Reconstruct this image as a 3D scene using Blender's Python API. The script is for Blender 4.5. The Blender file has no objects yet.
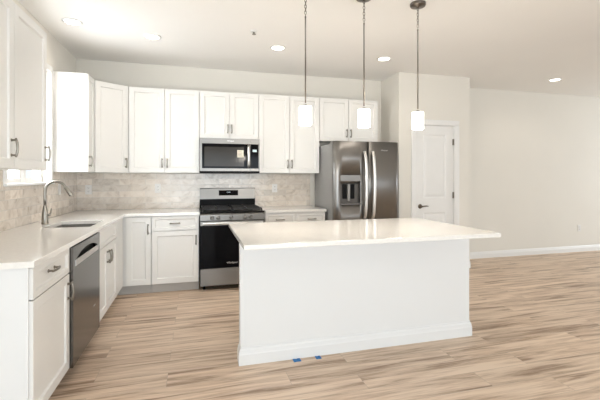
import bpy, bmesh, math, random
from mathutils import Vector, Matrix
PI = math.pi
SC = bpy.context.scene
C = SC.collection
random.seed(7)

# ------------------------------------------------------------------ camera, world, daylight, exposure
cd = bpy.data.cameras.new('camera')
cam = bpy.data.objects.new('camera', cd)
C.objects.link(cam)
cam.location = (1.396, -5.2, 1.32)
cam.rotation_euler = (PI / 2, 0, -0.2685)
cd.sensor_fit = 'HORIZONTAL'
cd.sensor_width = 36.0
cd.lens = 381.0 * 36 / 600
cd.shift_y = -23.0 / 600
cd.clip_start = 0.05
SC.camera = cam

world = bpy.data.worlds.new('world')
SC.world = world
world.use_nodes = True
bg = world.node_tree.nodes['Background']
bg.inputs[0].default_value = (0.86, 0.93, 1.0, 1)
bg.inputs[1].default_value = 1.6

SC.view_settings.view_transform = 'Standard'
SC.view_settings.look = 'None'
SC.view_settings.gamma = 1
SC.view_settings.use_curve_mapping = False
SC.view_settings.exposure = -0.2

H = 2.76
def daylight(name, loc, rot, sx, sy, power, col):
    l = bpy.data.lights.new(name, 'AREA')
    l.shape = 'RECTANGLE'; l.size = sx; l.size_y = sy
    l.energy = power; l.color = col
    o = bpy.data.objects.new(name, l)
    C.objects.link(o); o.location = loc; o.rotation_euler = rot
    return o
# daylight just outside the window openings
daylight('daylight_rear_door', (1.9, -8.15, 1.03), (PI / 2 + 0.10, 0, 0), 3.4, 1.95, 165, (0.80, 0.915, 1.0))
daylight('daylight_rear_window', (6.6, -8.15, 1.5), (PI / 2, 0, 0), 2.0, 1.4, 40, (0.90, 0.955, 1.0))
daylight('daylight_sink_window', (-0.22, -1.35, 1.8), (0, -PI / 2, 0), 1.1, 0.95, 66, (0.93, 0.97, 1.0))
daylight('daylight_side_window', (11.15, -2.2, 1.35), (0, PI / 2, 0), 1.7, 1.8, 95, (0.84, 0.93, 1.0))

# ------------------------------------------------------------------ materials
def mat(name):
    m = bpy.data.materials.new(name); m.use_nodes = True
    nt = m.node_tree
    return m, nt, nt.nodes['Principled BSDF']
def nd(nt, t, **kw):
    n = nt.nodes.new(t)
    for k, v in kw.items(): setattr(n, k, v)
    return n
def plain(name, col, rough=0.5, metal=0.0, var=0.02, scale=6.0, bump=0.0, bscale=200.0, spec=0.5, coat=0.0):
    """principled with a faint procedural mottling"""
    m, nt, b = mat(name)
    geo = nd(nt, 'ShaderNodeNewGeometry')
    no = nd(nt, 'ShaderNodeTexNoise'); no.inputs['Scale'].default_value = scale
    no.inputs['Detail'].default_value = 3
    nt.links.new(geo.outputs['Position'], no.inputs['Vector'])
    r = nd(nt, 'ShaderNodeValToRGB')
    r.color_ramp.elements[0].position = 0.3; r.color_ramp.elements[1].position = 0.7
    r.color_ramp.elements[0].color = tuple(max(0, c * (1 - var)) for c in col) + (1,)
    r.color_ramp.elements[1].color = tuple(min(1, c * (1 + var)) for c in col) + (1,)
    nt.links.new(no.outputs['Fac'], r.inputs['Fac'])
    nt.links.new(r.outputs['Color'], b.inputs['Base Color'])
    b.inputs['Roughness'].default_value = rough
    b.inputs['Metallic'].default_value = metal
    b.inputs['Specular IOR Level'].default_value = spec
    b.inputs['Coat Weight'].default_value = coat
    if bump:
        n2 = nd(nt, 'ShaderNodeTexNoise'); n2.inputs['Scale'].default_value = bscale
        nt.links.new(geo.outputs['Position'], n2.inputs['Vector'])
        bp = nd(nt, 'ShaderNodeBump'); bp.inputs['Strength'].default_value = bump; bp.inputs['Distance'].default_value = 0.002
        nt.links.new(n2.outputs['Fac'], bp.inputs['Height']); nt.links.new(bp.outputs['Normal'], b.inputs['Normal'])
    return m
def brushed(name, col, rough, axis):
    """brushed steel: fine noise stretched along one axis"""
    m, nt, b = mat(name)
    geo = nd(nt, 'ShaderNodeNewGeometry')
    mp = nd(nt, 'ShaderNodeMapping')
    s = [260.0, 260.0, 260.0]; s[axis] = 2.0
    mp.inputs['Scale'].default_value = s
    no = nd(nt, 'ShaderNodeTexNoise'); no.inputs['Scale'].default_value = 1.0; no.inputs['Detail'].default_value = 2
    nt.links.new(geo.outputs['Position'], mp.inputs['Vector']); nt.links.new(mp.outputs['Vector'], no.inputs['Vector'])
    r = nd(nt, 'ShaderNodeValToRGB')
    r.color_ramp.elements[0].color = tuple(c * 0.97 for c in col) + (1,)
    r.color_ramp.elements[1].color = tuple(min(1, c * 1.03) for c in col) + (1,)
    nt.links.new(no.outputs['Fac'], r.inputs['Fac']); nt.links.new(r.outputs['Color'], b.inputs['Base Color'])
    mr = nd(nt, 'ShaderNodeMapRange'); mr.inputs['To Min'].default_value = rough - 0.02; mr.inputs['To Max'].default_value = rough + 0.03
    nt.links.new(no.outputs['Fac'], mr.inputs['Value']); nt.links.new(mr.outputs['Result'], b.inputs['Roughness'])
    b.inputs['Metallic'].default_value = 1.0
    return m
def glow(name, col, strength):
    m, nt, b = mat(name)
    b.inputs['Base Color'].default_value = col + (1,)
    b.inputs['Emission Color'].default_value = col + (1,)
    b.inputs['Emission Strength'].default_value = strength
    b.inputs['Roughness'].default_value = 0.3
    return m

def floor_mat():
    m, nt, b = mat('oak_planks')
    L = nt.links.new
    geo = nd(nt, 'ShaderNodeNewGeometry')
    br = nd(nt, 'ShaderNodeTexBrick'); br.offset = 0.37; br.offset_frequency = 2
    br.inputs['Color1'].default_value = (0, 0, 0, 1); br.inputs['Color2'].default_value = (1, 1, 1, 1)
    br.inputs['Mortar'].default_value = (0.5, 0.5, 0.5, 1)
    br.inputs['Scale'].default_value = 1.0; br.inputs['Mortar Size'].default_value = 0.0012
    br.inputs['Mortar Smooth'].default_value = 0.1
    br.inputs['Brick Width'].default_value = 1.22; br.inputs['Row Height'].default_value = 0.178
    L(geo.outputs['Position'], br.inputs['Vector'])
    rnd = nd(nt, 'ShaderNodeMath', operation='MULTIPLY'); rnd.inputs[1].default_value = 37.0
    L(br.outputs['Color'], rnd.inputs[0])
    comb = nd(nt, 'ShaderNodeCombineXYZ'); L(rnd.outputs[0], comb.inputs['Z']); L(rnd.outputs[0], comb.inputs['X'])
    add = nd(nt, 'ShaderNodeVectorMath', operation='ADD')
    L(geo.outputs['Position'], add.inputs[0]); L(comb.outputs[0], add.inputs[1])
    def stretched(sx, sy, detail, dist, rough=0.55):
        mp = nd(nt, 'ShaderNodeMapping'); mp.inputs['Scale'].default_value = (sx, sy, 1.0)
        L(add.outputs[0], mp.inputs['Vector'])
        n = nd(nt, 'ShaderNodeTexNoise'); n.inputs['Scale'].default_value = 1.0
        n.inputs['Detail'].default_value = detail; n.inputs['Distortion'].default_value = dist
        n.inputs['Roughness'].default_value = rough
        L(mp.outputs[0], n.inputs['Vector'])
        return n.outputs['Fac']
    broad = stretched(1.2, 17.0, 5, 0.6, 0.6)
    fine = stretched(4.0, 90.0, 5, 0.5, 0.65)
    ramp = nd(nt, 'ShaderNodeValToRGB')
    e = ramp.color_ramp.elements
    e[0].position = 0.33; e[0].color = FLOOR_DARK + (1,)
    e[1].position = 0.60; e[1].color = FLOOR_LIGHT + (1,)
    mid = e.new(0.45); mid.color = FLOOR_MID + (1,)
    mx = nd(nt, 'ShaderNodeMath', operation='MULTIPLY_ADD'); mx.inputs[1].default_value = 0.40
    sub = nd(nt, 'ShaderNodeMath', operation='SUBTRACT'); sub.inputs[1].default_value = 0.5
    L(fine, sub.inputs[0]); L(sub.outputs[0], mx.inputs[0]); L(broad, mx.inputs[2])
    L(mx.outputs[0], ramp.inputs['Fac'])
    # per-plank tone
    tone = nd(nt, 'ShaderNodeMapRange'); tone.inputs['To Min'].default_value = 0.95; tone.inputs['To Max'].default_value = 1.05
    L(br.outputs['Color'], tone.inputs['Value'])
    mul = nd(nt, 'ShaderNodeVectorMath', operation='SCALE'); L(ramp.outputs['Color'], mul.inputs[0]); L(tone.outputs[0], mul.inputs['Scale'])
    seam = nd(nt, 'ShaderNodeMix', data_type='RGBA'); seam.inputs[7].default_value = (0.46, 0.37, 0.28, 1)
    L(br.outputs['Fac'], seam.inputs[0]); L(mul.outputs[0], seam.inputs[6]); L(seam.outputs[2], b.inputs['Base Color'])
    b.inputs['Roughness'].default_value = 0.42
    b.inputs['Specular IOR Level'].default_value = 0.35
    bp = nd(nt, 'ShaderNodeBump'); bp.inputs['Strength'].default_value = 0.12; bp.inputs['Distance'].default_value = 0.001
    L(fine, bp.inputs['Height']); L(bp.outputs[0], b.inputs['Normal'])
    return m
FLOOR_DARK = (0.31, 0.205, 0.135)
FLOOR_MID = (0.595, 0.44, 0.32)
FLOOR_LIGHT = (0.775, 0.615, 0.475)

def tile_mat(name, horiz):
    """marble-look subway tile; horiz = 'X' or 'Y' world axis along the rows"""
    m, nt, b = mat(name); L = nt.links.new
    geo = nd(nt, 'ShaderNodeNewGeometry')
    sep = nd(nt, 'ShaderNodeSeparateXYZ'); L(geo.outputs['Position'], sep.inputs[0])
    off = nd(nt, 'ShaderNodeMath', operation='ADD'); off.inputs[1].default_value = -0.914; L(sep.outputs['Z'], off.inputs[0])
    cb = nd(nt, 'ShaderNodeCombineXYZ'); L(sep.outputs[horiz], cb.inputs['X']); L(off.outputs[0], cb.inputs['Y'])
    br = nd(nt, 'ShaderNodeTexBrick'); br.offset = 0.42; br.offset_frequency = 2
    br.inputs['Color1'].default_value = (0, 0, 0, 1); br.inputs['Color2'].default_value = (1, 1, 1, 1)
    br.inputs['Mortar'].default_value = (0.5, 0.5, 0.5, 1)
    br.inputs['Scale'].default_value = 1.0; br.inputs['Mortar Size'].default_value = 0.0016
    br.inputs['Mortar Smooth'].default_value = 0.2
    br.inputs['Brick Width'].default_value = 0.305; br.inputs['Row Height'].default_value = 0.0763
    L(cb.outputs[0], br.inputs['Vector'])
    k = nd(nt, 'ShaderNodeMath', operation='MULTIPLY'); k.inputs[1].default_value = 23.0; L(br.outputs['Color'], k.inputs[0])
    cz = nd(nt, 'ShaderNodeCombineXYZ'); L(k.outputs[0], cz.inputs['Z'])
    ad = nd(nt, 'ShaderNodeVectorMath', operation='ADD'); L(cb.outputs[0], ad.inputs[0]); L(cz.outputs[0], ad.inputs[1])
    vein = nd(nt, 'ShaderNodeTexNoise'); vein.inputs['Scale'].default_value = 7.0; vein.inputs['Detail'].default_value = 6
    vein.inputs['Distortion'].default_value = 1.6; vein.inputs['Roughness'].default_value = 0.6
    L(ad.outputs[0], vein.inputs['Vector'])
    ramp = nd(nt, 'ShaderNodeValToRGB'); e = ramp.color_ramp.elements
    e[0].position = 0.30; e[0].color = (0.535, 0.455, 0.375, 1)
    e[1].position = 0.62; e[1].color = (0.79, 0.715, 0.63, 1)
    md = e.new(0.45); md.color = (0.71, 0.625, 0.535, 1)
    L(vein.outputs['Fac'], ramp.inputs['Fac'])
    tone = nd(nt, 'ShaderNodeMapRange'); tone.inputs['To Min'].default_value = 0.86; tone.inputs['To Max'].default_value = 1.10
    L(br.outputs['Color'], tone.inputs['Value'])
    sc = nd(nt, 'ShaderNodeVectorMath', operation='SCALE'); L(ramp.outputs['Color'], sc.inputs[0]); L(tone.outputs[0], sc.inputs['Scale'])
    mx = nd(nt, 'ShaderNodeMix', data_type='RGBA'); mx.inputs[7].default_value = (0.62, 0.59, 0.55, 1)
    L(br.outputs['Fac'], mx.inputs[0]); L(sc.outputs[0], mx.inputs[6]); L(mx.outputs[2], b.inputs['Base Color'])
    b.inputs['Roughness'].default_value = 0.16
    wav = nd(nt, 'ShaderNodeTexNoise'); wav.inputs['Scale'].default_value = 14.0; L(ad.outputs[0], wav.inputs['Vector'])
    hm = nd(nt, 'ShaderNodeMath', operation='SUBTRACT'); L(wav.outputs['Fac'], hm.inputs[0]); L(br.outputs['Fac'], hm.inputs[1])
    bp = nd(nt, 'ShaderNodeBump'); bp.inputs['Strength'].default_value = 0.5; bp.inputs['Distance'].default_value = 0.005
    L(hm.outputs[0], bp.inputs['Height']); L(bp.outputs[0], b.inputs['Normal'])
    return m

M = dict(
    wall=plain('wall_paint', (0.79, 0.755, 0.69), 0.7, var=0.012, scale=1.5, bump=0.05, bscale=300, spec=0.25),
    ceil=plain('ceiling_paint', (0.87, 0.85, 0.815), 0.85, var=0.01, scale=1.2, spec=0.1),
    trim=plain('trim_paint', (0.83, 0.82, 0.80), 0.35, var=0.008),
    cab=plain('cabinet_paint', (0.80, 0.785, 0.755), 0.33, var=0.008, scale=3),
    cabside=plain('cabinet_reveal', (0.52, 0.50, 0.47), 0.55, var=0.02),
    island=plain('island_paint', (0.80, 0.80, 0.795), 0.42, var=0.008, scale=2),
    quartz=plain('quartz', (0.85, 0.825, 0.785), 0.13, var=0.03, scale=45, coat=0.2),
    floor=floor_mat(), tile_x=tile_mat('tile_rows_back', 'X'), tile_y=tile_mat('tile_rows_left', 'Y'),
    steel=brushed('brushed_steel', (0.245, 0.235, 0.222), 0.38, 0),
    steel_v=brushed('dark_steel', (0.245, 0.238, 0.23), 0.38, 2),
    steel_d=brushed('dishwasher_steel', (0.145, 0.137, 0.13), 0.21, 2),
    bright=plain('polished_steel', (0.78, 0.77, 0.75), 0.45, 1.0, var=0.02),
    nickel=plain('brushed_nickel', (0.27, 0.25, 0.22), 0.30, 1.0, var=0.03),
    bronze=plain('dark_nickel', (0.17, 0.14, 0.11), 0.33, 1.0, var=0.03),
    sink=brushed('sink_steel', (0.21, 0.195, 0.175), 0.34, 1),
    pendant=plain('pendant_nickel', (0.17, 0.15, 0.13), 0.3, 1.0, var=0.03),
    recess=plain('dark_recess', (0.11, 0.10, 0.09), 0.5),
    case=plain('grey_case', (0.30, 0.295, 0.285), 0.45, var=0.02),
    black=plain('black_enamel', (0.008, 0.008, 0.008), 0.35, var=0.1, spec=0.06),
    iron=plain('cast_iron', (0.015, 0.015, 0.015), 0.55, var=0.15, bump=0.2),
    glassblk=plain('black_glass', (0.006, 0.006, 0.007), 0.06, var=0.05, spec=0.07),
    mwglass=plain('smoked_glass', (0.040, 0.036, 0.031), 0.14, var=0.05, spec=0.16),
    plate=plain('white_plastic', (0.78, 0.76, 0.73), 0.35, var=0.01),
    slot=plain('dark_slot', (0.05, 0.045, 0.04), 0.5),
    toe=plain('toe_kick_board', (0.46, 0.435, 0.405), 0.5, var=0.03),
    tape=plain('blue_tape', (0.02, 0.17, 0.44), 0.6, var=0.08),
    sticker=plain('cream_sticker', (0.78, 0.73, 0.60), 0.6),
    ink=plain('grey_ink', (0.25, 0.24, 0.22), 0.6),
    logo=plain('logo_silver', (0.75, 0.74, 0.72), 0.3, 0.3),
    shade=glow('frosted_lit_glass', (1.0, 0.95, 0.87), 6.0),
    can=glow('downlight_lens', (1.0, 0.93, 0.82), 9.0),
    disp=glow('display_digits', (0.5, 0.6, 0.62), 0.3),
)
gm, gnt, gb = mat('window_glass')
gb.inputs['Transmission Weight'].default_value = 1.0; gb.inputs['Roughness'].default_value = 0.0; gb.inputs['IOR'].default_value = 1.02
M['glass'] = gm

# ------------------------------------------------------------------ mesh helpers
def add_box(bm, x0, x1, y0, y1, z0, z1, bev=0.0, seg=2):
    vs = [bm.verts.new((x, y, z)) for x in (x0, x1) for y in (y0, y1) for z in (z0, z1)]
    idx = [(0, 1, 3, 2), (4, 6, 7, 5), (0, 4, 5, 1), (2, 3, 7, 6), (0, 2, 6, 4), (1, 5, 7, 3)]
    fs = [bm.faces.new([vs[i] for i in f]) for f in idx]
    if bev:
        es = list({e for f in fs for e in f.edges})
        bmesh.ops.bevel(bm, geom=es, offset=bev, segments=seg, profile=0.5, affect='EDGES', clamp_overlap=True)
def add_prism(bm, pts, axis, a0, a1):
    """extrude a 2-D outline along an axis; pts in the two remaining axes in order"""
    def mk(p, a):
        q = list(p); q.insert(axis, a); return bm.verts.new(q)
    A = [mk(p, a0) for p in pts]; B = [mk(p, a1) for p in pts]
    n = len(pts)
    bm.faces.new(A); bm.faces.new(B[::-1])
    for i in range(n):
        bm.faces.new((A[i], B[i], B[(i + 1) % n], A[(i + 1) % n]))
def add_tube(bm, pts, r, n=10, cap=True):
    pts = [Vector(p) for p in pts]
    rr = r if isinstance(r, (list, tuple)) else [r] * len(pts)
    rings = []
    t0 = (pts[1] - pts[0]).normalized()
    up = Vector((0, 0, 1)) if abs(t0.z) < 0.9 else Vector((1, 0, 0))
    u = t0.cross(up).normalized()
    for i, p in enumerate(pts):
        t = (pts[min(i + 1, len(pts) - 1)] - pts[max(i - 1, 0)]).normalized()
        u = (u - t * u.dot(t)).normalized(); v = t.cross(u)
        rings.append([bm.verts.new(p + (u * math.cos(2 * PI * k / n) + v * math.sin(2 * PI * k / n)) * rr[i]) for k in range(n)])
    for i in range(len(rings) - 1):
        for k in range(n):
            f = bm.faces.new((rings[i][k], rings[i][(k + 1) % n], rings[i + 1][(k + 1) % n], rings[i + 1][k])); f.smooth = True
    if cap:
        bm.faces.new(rings[0][::-1]); bm.faces.new(rings[-1])
def add_lathe(bm, prof, n=24, center=(0, 0, 0), mtx=None, cap=True):
    """prof: (r, z) list, revolved around z"""
    rings = []
    for r, z in prof:
        ring = []
        for k in range(n):
            a = 2 * PI * k / n
            p = Vector((r * math.cos(a), r * math.sin(a), z))
            if mtx is not None: p = mtx @ p
            ring.append(bm.verts.new(p + Vector(center)))
        rings.append(ring)
    for i in range(len(rings) - 1):
        for k in range(n):
            f = bm.faces.new((rings[i][k], rings[i][(k + 1) % n], rings[i + 1][(k + 1) % n], rings[i + 1][k]))
            f.smooth = True
    if cap:
        bm.faces.new(rings[0][::-1]); bm.faces.new(rings[-1])
RX = Matrix.Rotation(PI / 2, 3, 'X')     # z axis -> -y axis
def add_torus(bm, c, R, r, mtx, n=14, m=6, sx=1.0):
    g = []
    for i in range(n):
        a = 2 * PI * i / n
        row = []
        for j in range(m):
            b_ = 2 * PI * j / m
            p = Vector(((R + r * math.cos(b_)) * math.cos(a), (R + r * math.cos(b_)) * math.sin(a) * sx, r * math.sin(b_)))
            row.append(bm.verts.new(mtx @ p + Vector(c)))
        g.append(row)
    for i in range(n):
        for j in range(m):
            f = bm.faces.new((g[i][j], g[(i + 1) % n][j], g[(i + 1) % n][(j + 1) % m], g[i][(j + 1) % m])); f.smooth = True
def obj(name, bm, m, parent=None):
    bmesh.ops.recalc_face_normals(bm, faces=bm.faces[:])
    me = bpy.data.meshes.new(name); bm.to_mesh(me); bm.free()
    me.materials.append(M[m] if isinstance(m, str) else m)
    o = bpy.data.objects.new(name, me); C.objects.link(o)
    if parent is not None: o.parent = parent
    return o
def boxobj(name, dims, m, parent=None, bev=0.0):
    bm = bmesh.new(); add_box(bm, *dims, bev=bev); return obj(name, bm, m, parent)
def thing(name, label, cat, loc=(0, 0, 0), rz=0.0, group=None):
    o = bpy.data.objects.new(name, None); C.objects.link(o)
    o.location = loc; o.rotation_euler = (0, 0, rz); o.empty_display_size = 0.1
    return tag(o, label, cat, group)
def tag(o, label, cat, group=None):
    o['label'] = label; o['category'] = cat
    if group: o['group'] = group
    return o
def struct(o):
    o['kind'] = 'structure'; return o
def text(name, s, size, loc, rot, m, parent, depth=0.0006):
    cu = bpy.data.curves.new(name, 'FONT'); cu.body = s; cu.size = size; cu.extrude = depth
    cu.align_x = 'CENTER'; cu.align_y = 'CENTER'
    tmp = bpy.data.objects.new(name, cu); C.objects.link(tmp)
    dg = bpy.context.evaluated_depsgraph_get(); dg.update()
    me = bpy.data.meshes.new_from_object(tmp.evaluated_get(dg))
    bpy.data.objects.remove(tmp)
    me.materials.clear(); me.materials.append(M[m])
    o = bpy.data.objects.new(name, me); C.objects.link(o)
    o.parent = parent; o.location = loc; o.rotation_euler = rot
    return o
def copy_tree(o, parent=None):
    c = o.copy(); C.objects.link(c)
    if parent is not None: c.parent = parent
    for ch in list(o.children): copy_tree(ch, c)
    return c

# ------------------------------------------------------------------ room shell
XR, YR = 11.0, -8.0
struct(boxobj('floor', (-0.15, XR + 0.15, YR - 0.15, 0.15, -0.12, 0.0), 'floor'))
struct(boxobj('ceiling', (-0.15, XR + 0.15, YR - 0.15, 0.15, H, H + 0.12), 'ceil'))
struct(boxobj('wall_back', (-0.15, XR + 0.15, 0.0, 0.15, 0, H), 'wall'))
# left wall with the sink window opening
WY0, WY1, WZ0, WZ1 = -1.80, -0.90, 1.27, 2.36
bm = bmesh.new()
add_box(bm, -0.15, 0, YR, WY0, 0, H); add_box(bm, -0.15, 0, WY1, 0, 0, H)
add_box(bm, -0.15, 0, WY0, WY1, 0, WZ0); add_box(bm, -0.15, 0, WY0, WY1, WZ1, H)
struct(obj('wall_left', bm, 'wall'))
# right wall with a window opening
bm = bmesh.new()
add_box(bm, XR, XR + 0.15, YR, -3.15, 0, H); add_box(bm, XR, XR + 0.15, -1.25, 0, 0, H)
add_box(bm, XR, XR + 0.15, -3.15, -1.25, 0, 0.45); add_box(bm, XR, XR + 0.15, -3.15, -1.25, 2.25, H)
struct(obj('wall_right', bm, 'wall'))
# rear wall behind the camera: glazed door opening and a window opening
bm = bmesh.new()
add_box(bm, -0.15, 0.15, YR - 0.15, YR, 0, H); add_box(bm, 3.65, 5.5, YR - 0.15, YR, 0, H); add_box(bm, 7.7, XR + 0.15, YR - 0.15, YR, 0, H)
add_box(bm, 0.15, 3.65, YR - 0.15, YR, 2.05, H)
add_box(bm, 5.5, 7.7, YR - 0.15, YR, 0, 0.75); add_box(bm, 5.5, 7.7, YR - 0.15, YR, 2.25, H)
struct(obj('wall_rear', bm, 'wall'))
# pantry closet: two thin walls, open doorway
PX0, PX1, PY = 4.09, 5.242, -0.52
DX0, DX1, DZ = 4.357, 4.972, 2.045
bm = bmesh.new()
add_box(bm, PX0, PX0 + 0.11, PY + 0.11, 0, 0, H); add_box(bm, PX1 - 0.11, PX1, PY + 0.11, 0, 0, H)
add_box(bm, PX0, DX0 - 0.02, PY, PY + 0.11, 0, H); add_box(bm, DX1 + 0.02, PX1, PY, PY + 0.11, 0, H)
add_box(bm, DX0 - 0.02, DX1 + 0.02, PY, PY + 0.11, DZ + 0.02, H)
struct(obj('wall_pantry', bm, 'wall'))

def base_profile(h=0.13, t=0.016):
    return [(0, 0), (t, 0), (t, h * 0.62), (t * 0.8, h * 0.70), (t * 0.62, h * 0.86), (t * 0.35, h), (0, h)]
def baseboard(name, p0, p1, h=0.105, t=0.016, m='trim', parent=None):
    """run with the wall on the left-hand side of p0->p1; profile grows to the right"""
    p0 = Vector(p0); p1 = Vector(p1); d = (p1 - p0).normalized(); nrm = Vector((d.y, -d.x, 0))
    bm = bmesh.new(); prof = base_profile(h, t)
    A = [bm.verts.new(p0 + nrm * a + Vector((0, 0, z))) for a, z in prof]
    B = [bm.verts.new(p1 + nrm * a + Vector((0, 0, z))) for a, z in prof]
    bm.faces.new(A); bm.faces.new(B[::-1])
    for i in range(len(prof)):
        j = (i + 1) % len(prof); bm.faces.new((A[i], B[i], B[j], A[j]))
    return obj(name, bm, m, parent)
struct(baseboard('baseboard_back', (PX1, 0, 0), (XR, 0, 0)))
struct(baseboard('baseboard_right', (XR, 0, 0), (XR, YR, 0)))
struct(baseboard('baseboard_left', (0, YR, 0), (0, -3.14, 0)))
bm = None
bb = baseboard('baseboard_pantry', (PX0, PY, 0), (DX0 - 0.083, PY, 0)); struct(bb)
struct(baseboard('baseboard_pantry_right', (DX1 + 0.083, PY, 0), (PX1, PY, 0)))

# pantry door (setting) : leaf with two moulded panels, casing, lever, hinges
d1 = bpy.data.objects.new('door_1', None); C.objects.link(d1); d1.location = (DX0, PY, 0); struct(d1)
DW = DX1 - DX0
def panel_face(bm, x0, x1, z0, z1, y, holes, w, dep, back):
    """front face (facing -y) with moulded recessed fields; a solid slab behind"""
    xs = sorted({x0, x1} | {h[0] for h in holes} | {h[1] for h in holes})
    zs = sorted({z0, z1} | {h[2] for h in holes} | {h[3] for h in holes})
    def inhole(xa, xb, za, zb): return any(h[0] <= xa and xb <= h[1] and h[2] <= za and zb <= h[3] for h in holes)
    vc = {}
    def V(x, yy, z):
        k = (round(x, 5), round(yy, 5), round(z, 5))
        if k not in vc: vc[k] = bm.verts.new((x, yy, z))
        return vc[k]
    for i in range(len(xs) - 1):
        for j in range(len(zs) - 1):
            if not inhole(xs[i], xs[i + 1], zs[j], zs[j + 1]):
                bm.faces.new((V(xs[i], y, zs[j]), V(xs[i + 1], y, zs[j]), V(xs[i + 1], y, zs[j + 1]), V(xs[i], y, zs[j + 1])))
    for h in holes:
        r0 = [(h[0], h[2]), (h[1], h[2]), (h[1], h[3]), (h[0], h[3])]
        sx = [1, -1, -1, 1]; sz = [1, 1, -1, -1]
        rings = [[V(p[0], y, p[1]) for p in r0]]
        for off, dd in w:
            rings.append([bm.verts.new((p[0] + sx[k] * off, y + dd * dep, p[1] + sz[k] * off)) for k, p in enumerate(r0)])
        for a, b_ in zip(rings, rings[1:]):
            for k in range(4): bm.faces.new((a[k], a[(k + 1) % 4], b_[(k + 1) % 4], b_[k]))
        bm.faces.new(rings[-1])
    # rim and back
    c = [(x0, z0), (x1, z0), (x1, z1), (x0, z1)]
    allx = {0: [(x, z0) for x in xs], 1: [(x1, z) for z in zs], 2: [(x, z1) for x in xs[::-1]], 3: [(x0, z) for z in zs[::-1]]}
    loop = []
    for s in range(4): loop += allx[s][:-1]
    F = [V(p[0], y, p[1]) for p in loop]; B = [bm.verts.new((p[0], back, p[1])) for p in loop]
    for k in range(len(loop)):
        bm.faces.new((F[k], B[k], B[(k + 1) % len(loop)], F[(k + 1) % len(loop)]))
    bm.faces.new(B)
bm = bmesh.new()
panel_face(bm, 0.003, DW - 0.003, 0.012, DZ - 0.003, 0.012, [(0.125, DW - 0.125, 1.02, DZ - 0.125), (0.125, DW - 0.125, 0.22, 0.82)],
           [(0.012, 0.7), (0.022, 1.0), (0.05, 0.55), (0.058, 0.45)], 0.011, 0.047)
leaf = obj('door_leaf', bm, 'trim', d1)
bm = bmesh.new()
for s in (0, 1):
    xa = -0.078 if s == 0 else DW + 0.004
    prof = [(xa, 0.0), (xa, -0.018), (xa + 0.02, -0.02), (xa + 0.066, -0.012), (xa + 0.074, 0.0)] if s == 0 else [(xa, 0.0), (xa + 0.008, -0.012), (xa + 0.054, -0.02), (xa + 0.074, -0.018), (xa + 0.074, 0.0)]
    add_prism(bm, prof, 2, 0.0, DZ + 0.004)
add_prism(bm, [(0.0, DZ + 0.004), (-0.012, DZ + 0.012), (-0.02, DZ + 0.058), (-0.018, DZ + 0.078), (0.0, DZ + 0.078)], 0, -0.078, DW + 0.078)
add_box(bm, -0.018, 0.0, 0.0, 0.11, 0, DZ + 0.018); add_box(bm, DW, DW + 0.018, 0.0, 0.11, 0, DZ + 0.018); add_box(bm, 0.0, DW, 0.0, 0.11, DZ, DZ + 0.018)
obj('door_frame', bm, 'trim', d1)
bm = bmesh.new()
add_lathe(bm, [(0.032, 0), (0.032, 0.006), (0.028, 0.012), (0.013, 0.016), (0.012, 0.045), (0.013, 0.05)], 20, (0.07, 0.012, 0.91), RX)
add_tube(bm, [(0.07, -0.034, 0.91), (0.10, -0.036, 0.912), (0.14, -0.034, 0.916), (0.175, -0.030, 0.912)], [0.012, 0.009, 0.008, 0.006], 10)
obj('door_handle', bm, 'bronze', d1)
for z in (1.82, 1.06, 0.25):
    bm = bmesh.new()
    add_tube(bm, [(DW - 0.001, 0.004, z - 0.045), (DW - 0.001, 0.004, z + 0.045)], 0.008, 10)
    add_box(bm, DW - 0.018, DW + 0.004, 0.006, 0.0125, z - 0.044, z + 0.044)
    obj('hinge', bm, 'nickel', d1)

# sink window (setting): casing, frames, mullion, glass, sill
w1 = bpy.data.objects.new('window_1', None); C.objects.link(w1); w1.location = (0, 0, 0); struct(w1)
bm = bmesh.new()
add_box(bm, 0.0005, 0.018, WY0 - 0.06, WY0, WZ0 - 0.002, WZ1 + 0.06, 0.003)
add_box(bm, 0.0005, 0.018, WY1, WY1 + 0.055, WZ0 - 0.002, WZ1 + 0.06, 0.003)
add_box(bm, 0.0005, 0.018, WY0, WY1, WZ1, WZ1 + 0.06, 0.003)
obj('window_casing', bm, 'trim', w1)
MY = (WY0 + WY1) / 2 - 0.0
for y0, y1 in ((WY0, MY - 0.02), (MY + 0.02, WY1)):
    bm = bmesh.new(); f = 0.04
    add_box(bm, -0.10, -0.06, y0, y0 + f, WZ0, WZ1); add_box(bm, -0.10, -0.06, y1 - f, y1, WZ0, WZ1)
    add_box(bm, -0.10, -0.06, y0 + f, y1 - f, WZ0, WZ0 + f); add_box(bm, -0.10, -0.06, y0 + f, y1 - f, WZ1 - f, WZ1)
    fr = obj('window_frame', bm, 'trim', w1)
    boxobj('glass_pane', (-0.083, -0.078, y0 + f, y1 - f, WZ0 + f, WZ1 - f), 'glass', fr)
boxobj('mullion', (-0.11, -0.04, MY - 0.02, MY + 0.02, WZ0, WZ1), 'trim', w1)
boxobj('window_sill', (-0.06, 0.035, WY0 - 0.06, WY1 + 0.055, WZ0 - 0.022, WZ0 - 0.002), 'trim', w1, 0.004)
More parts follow.
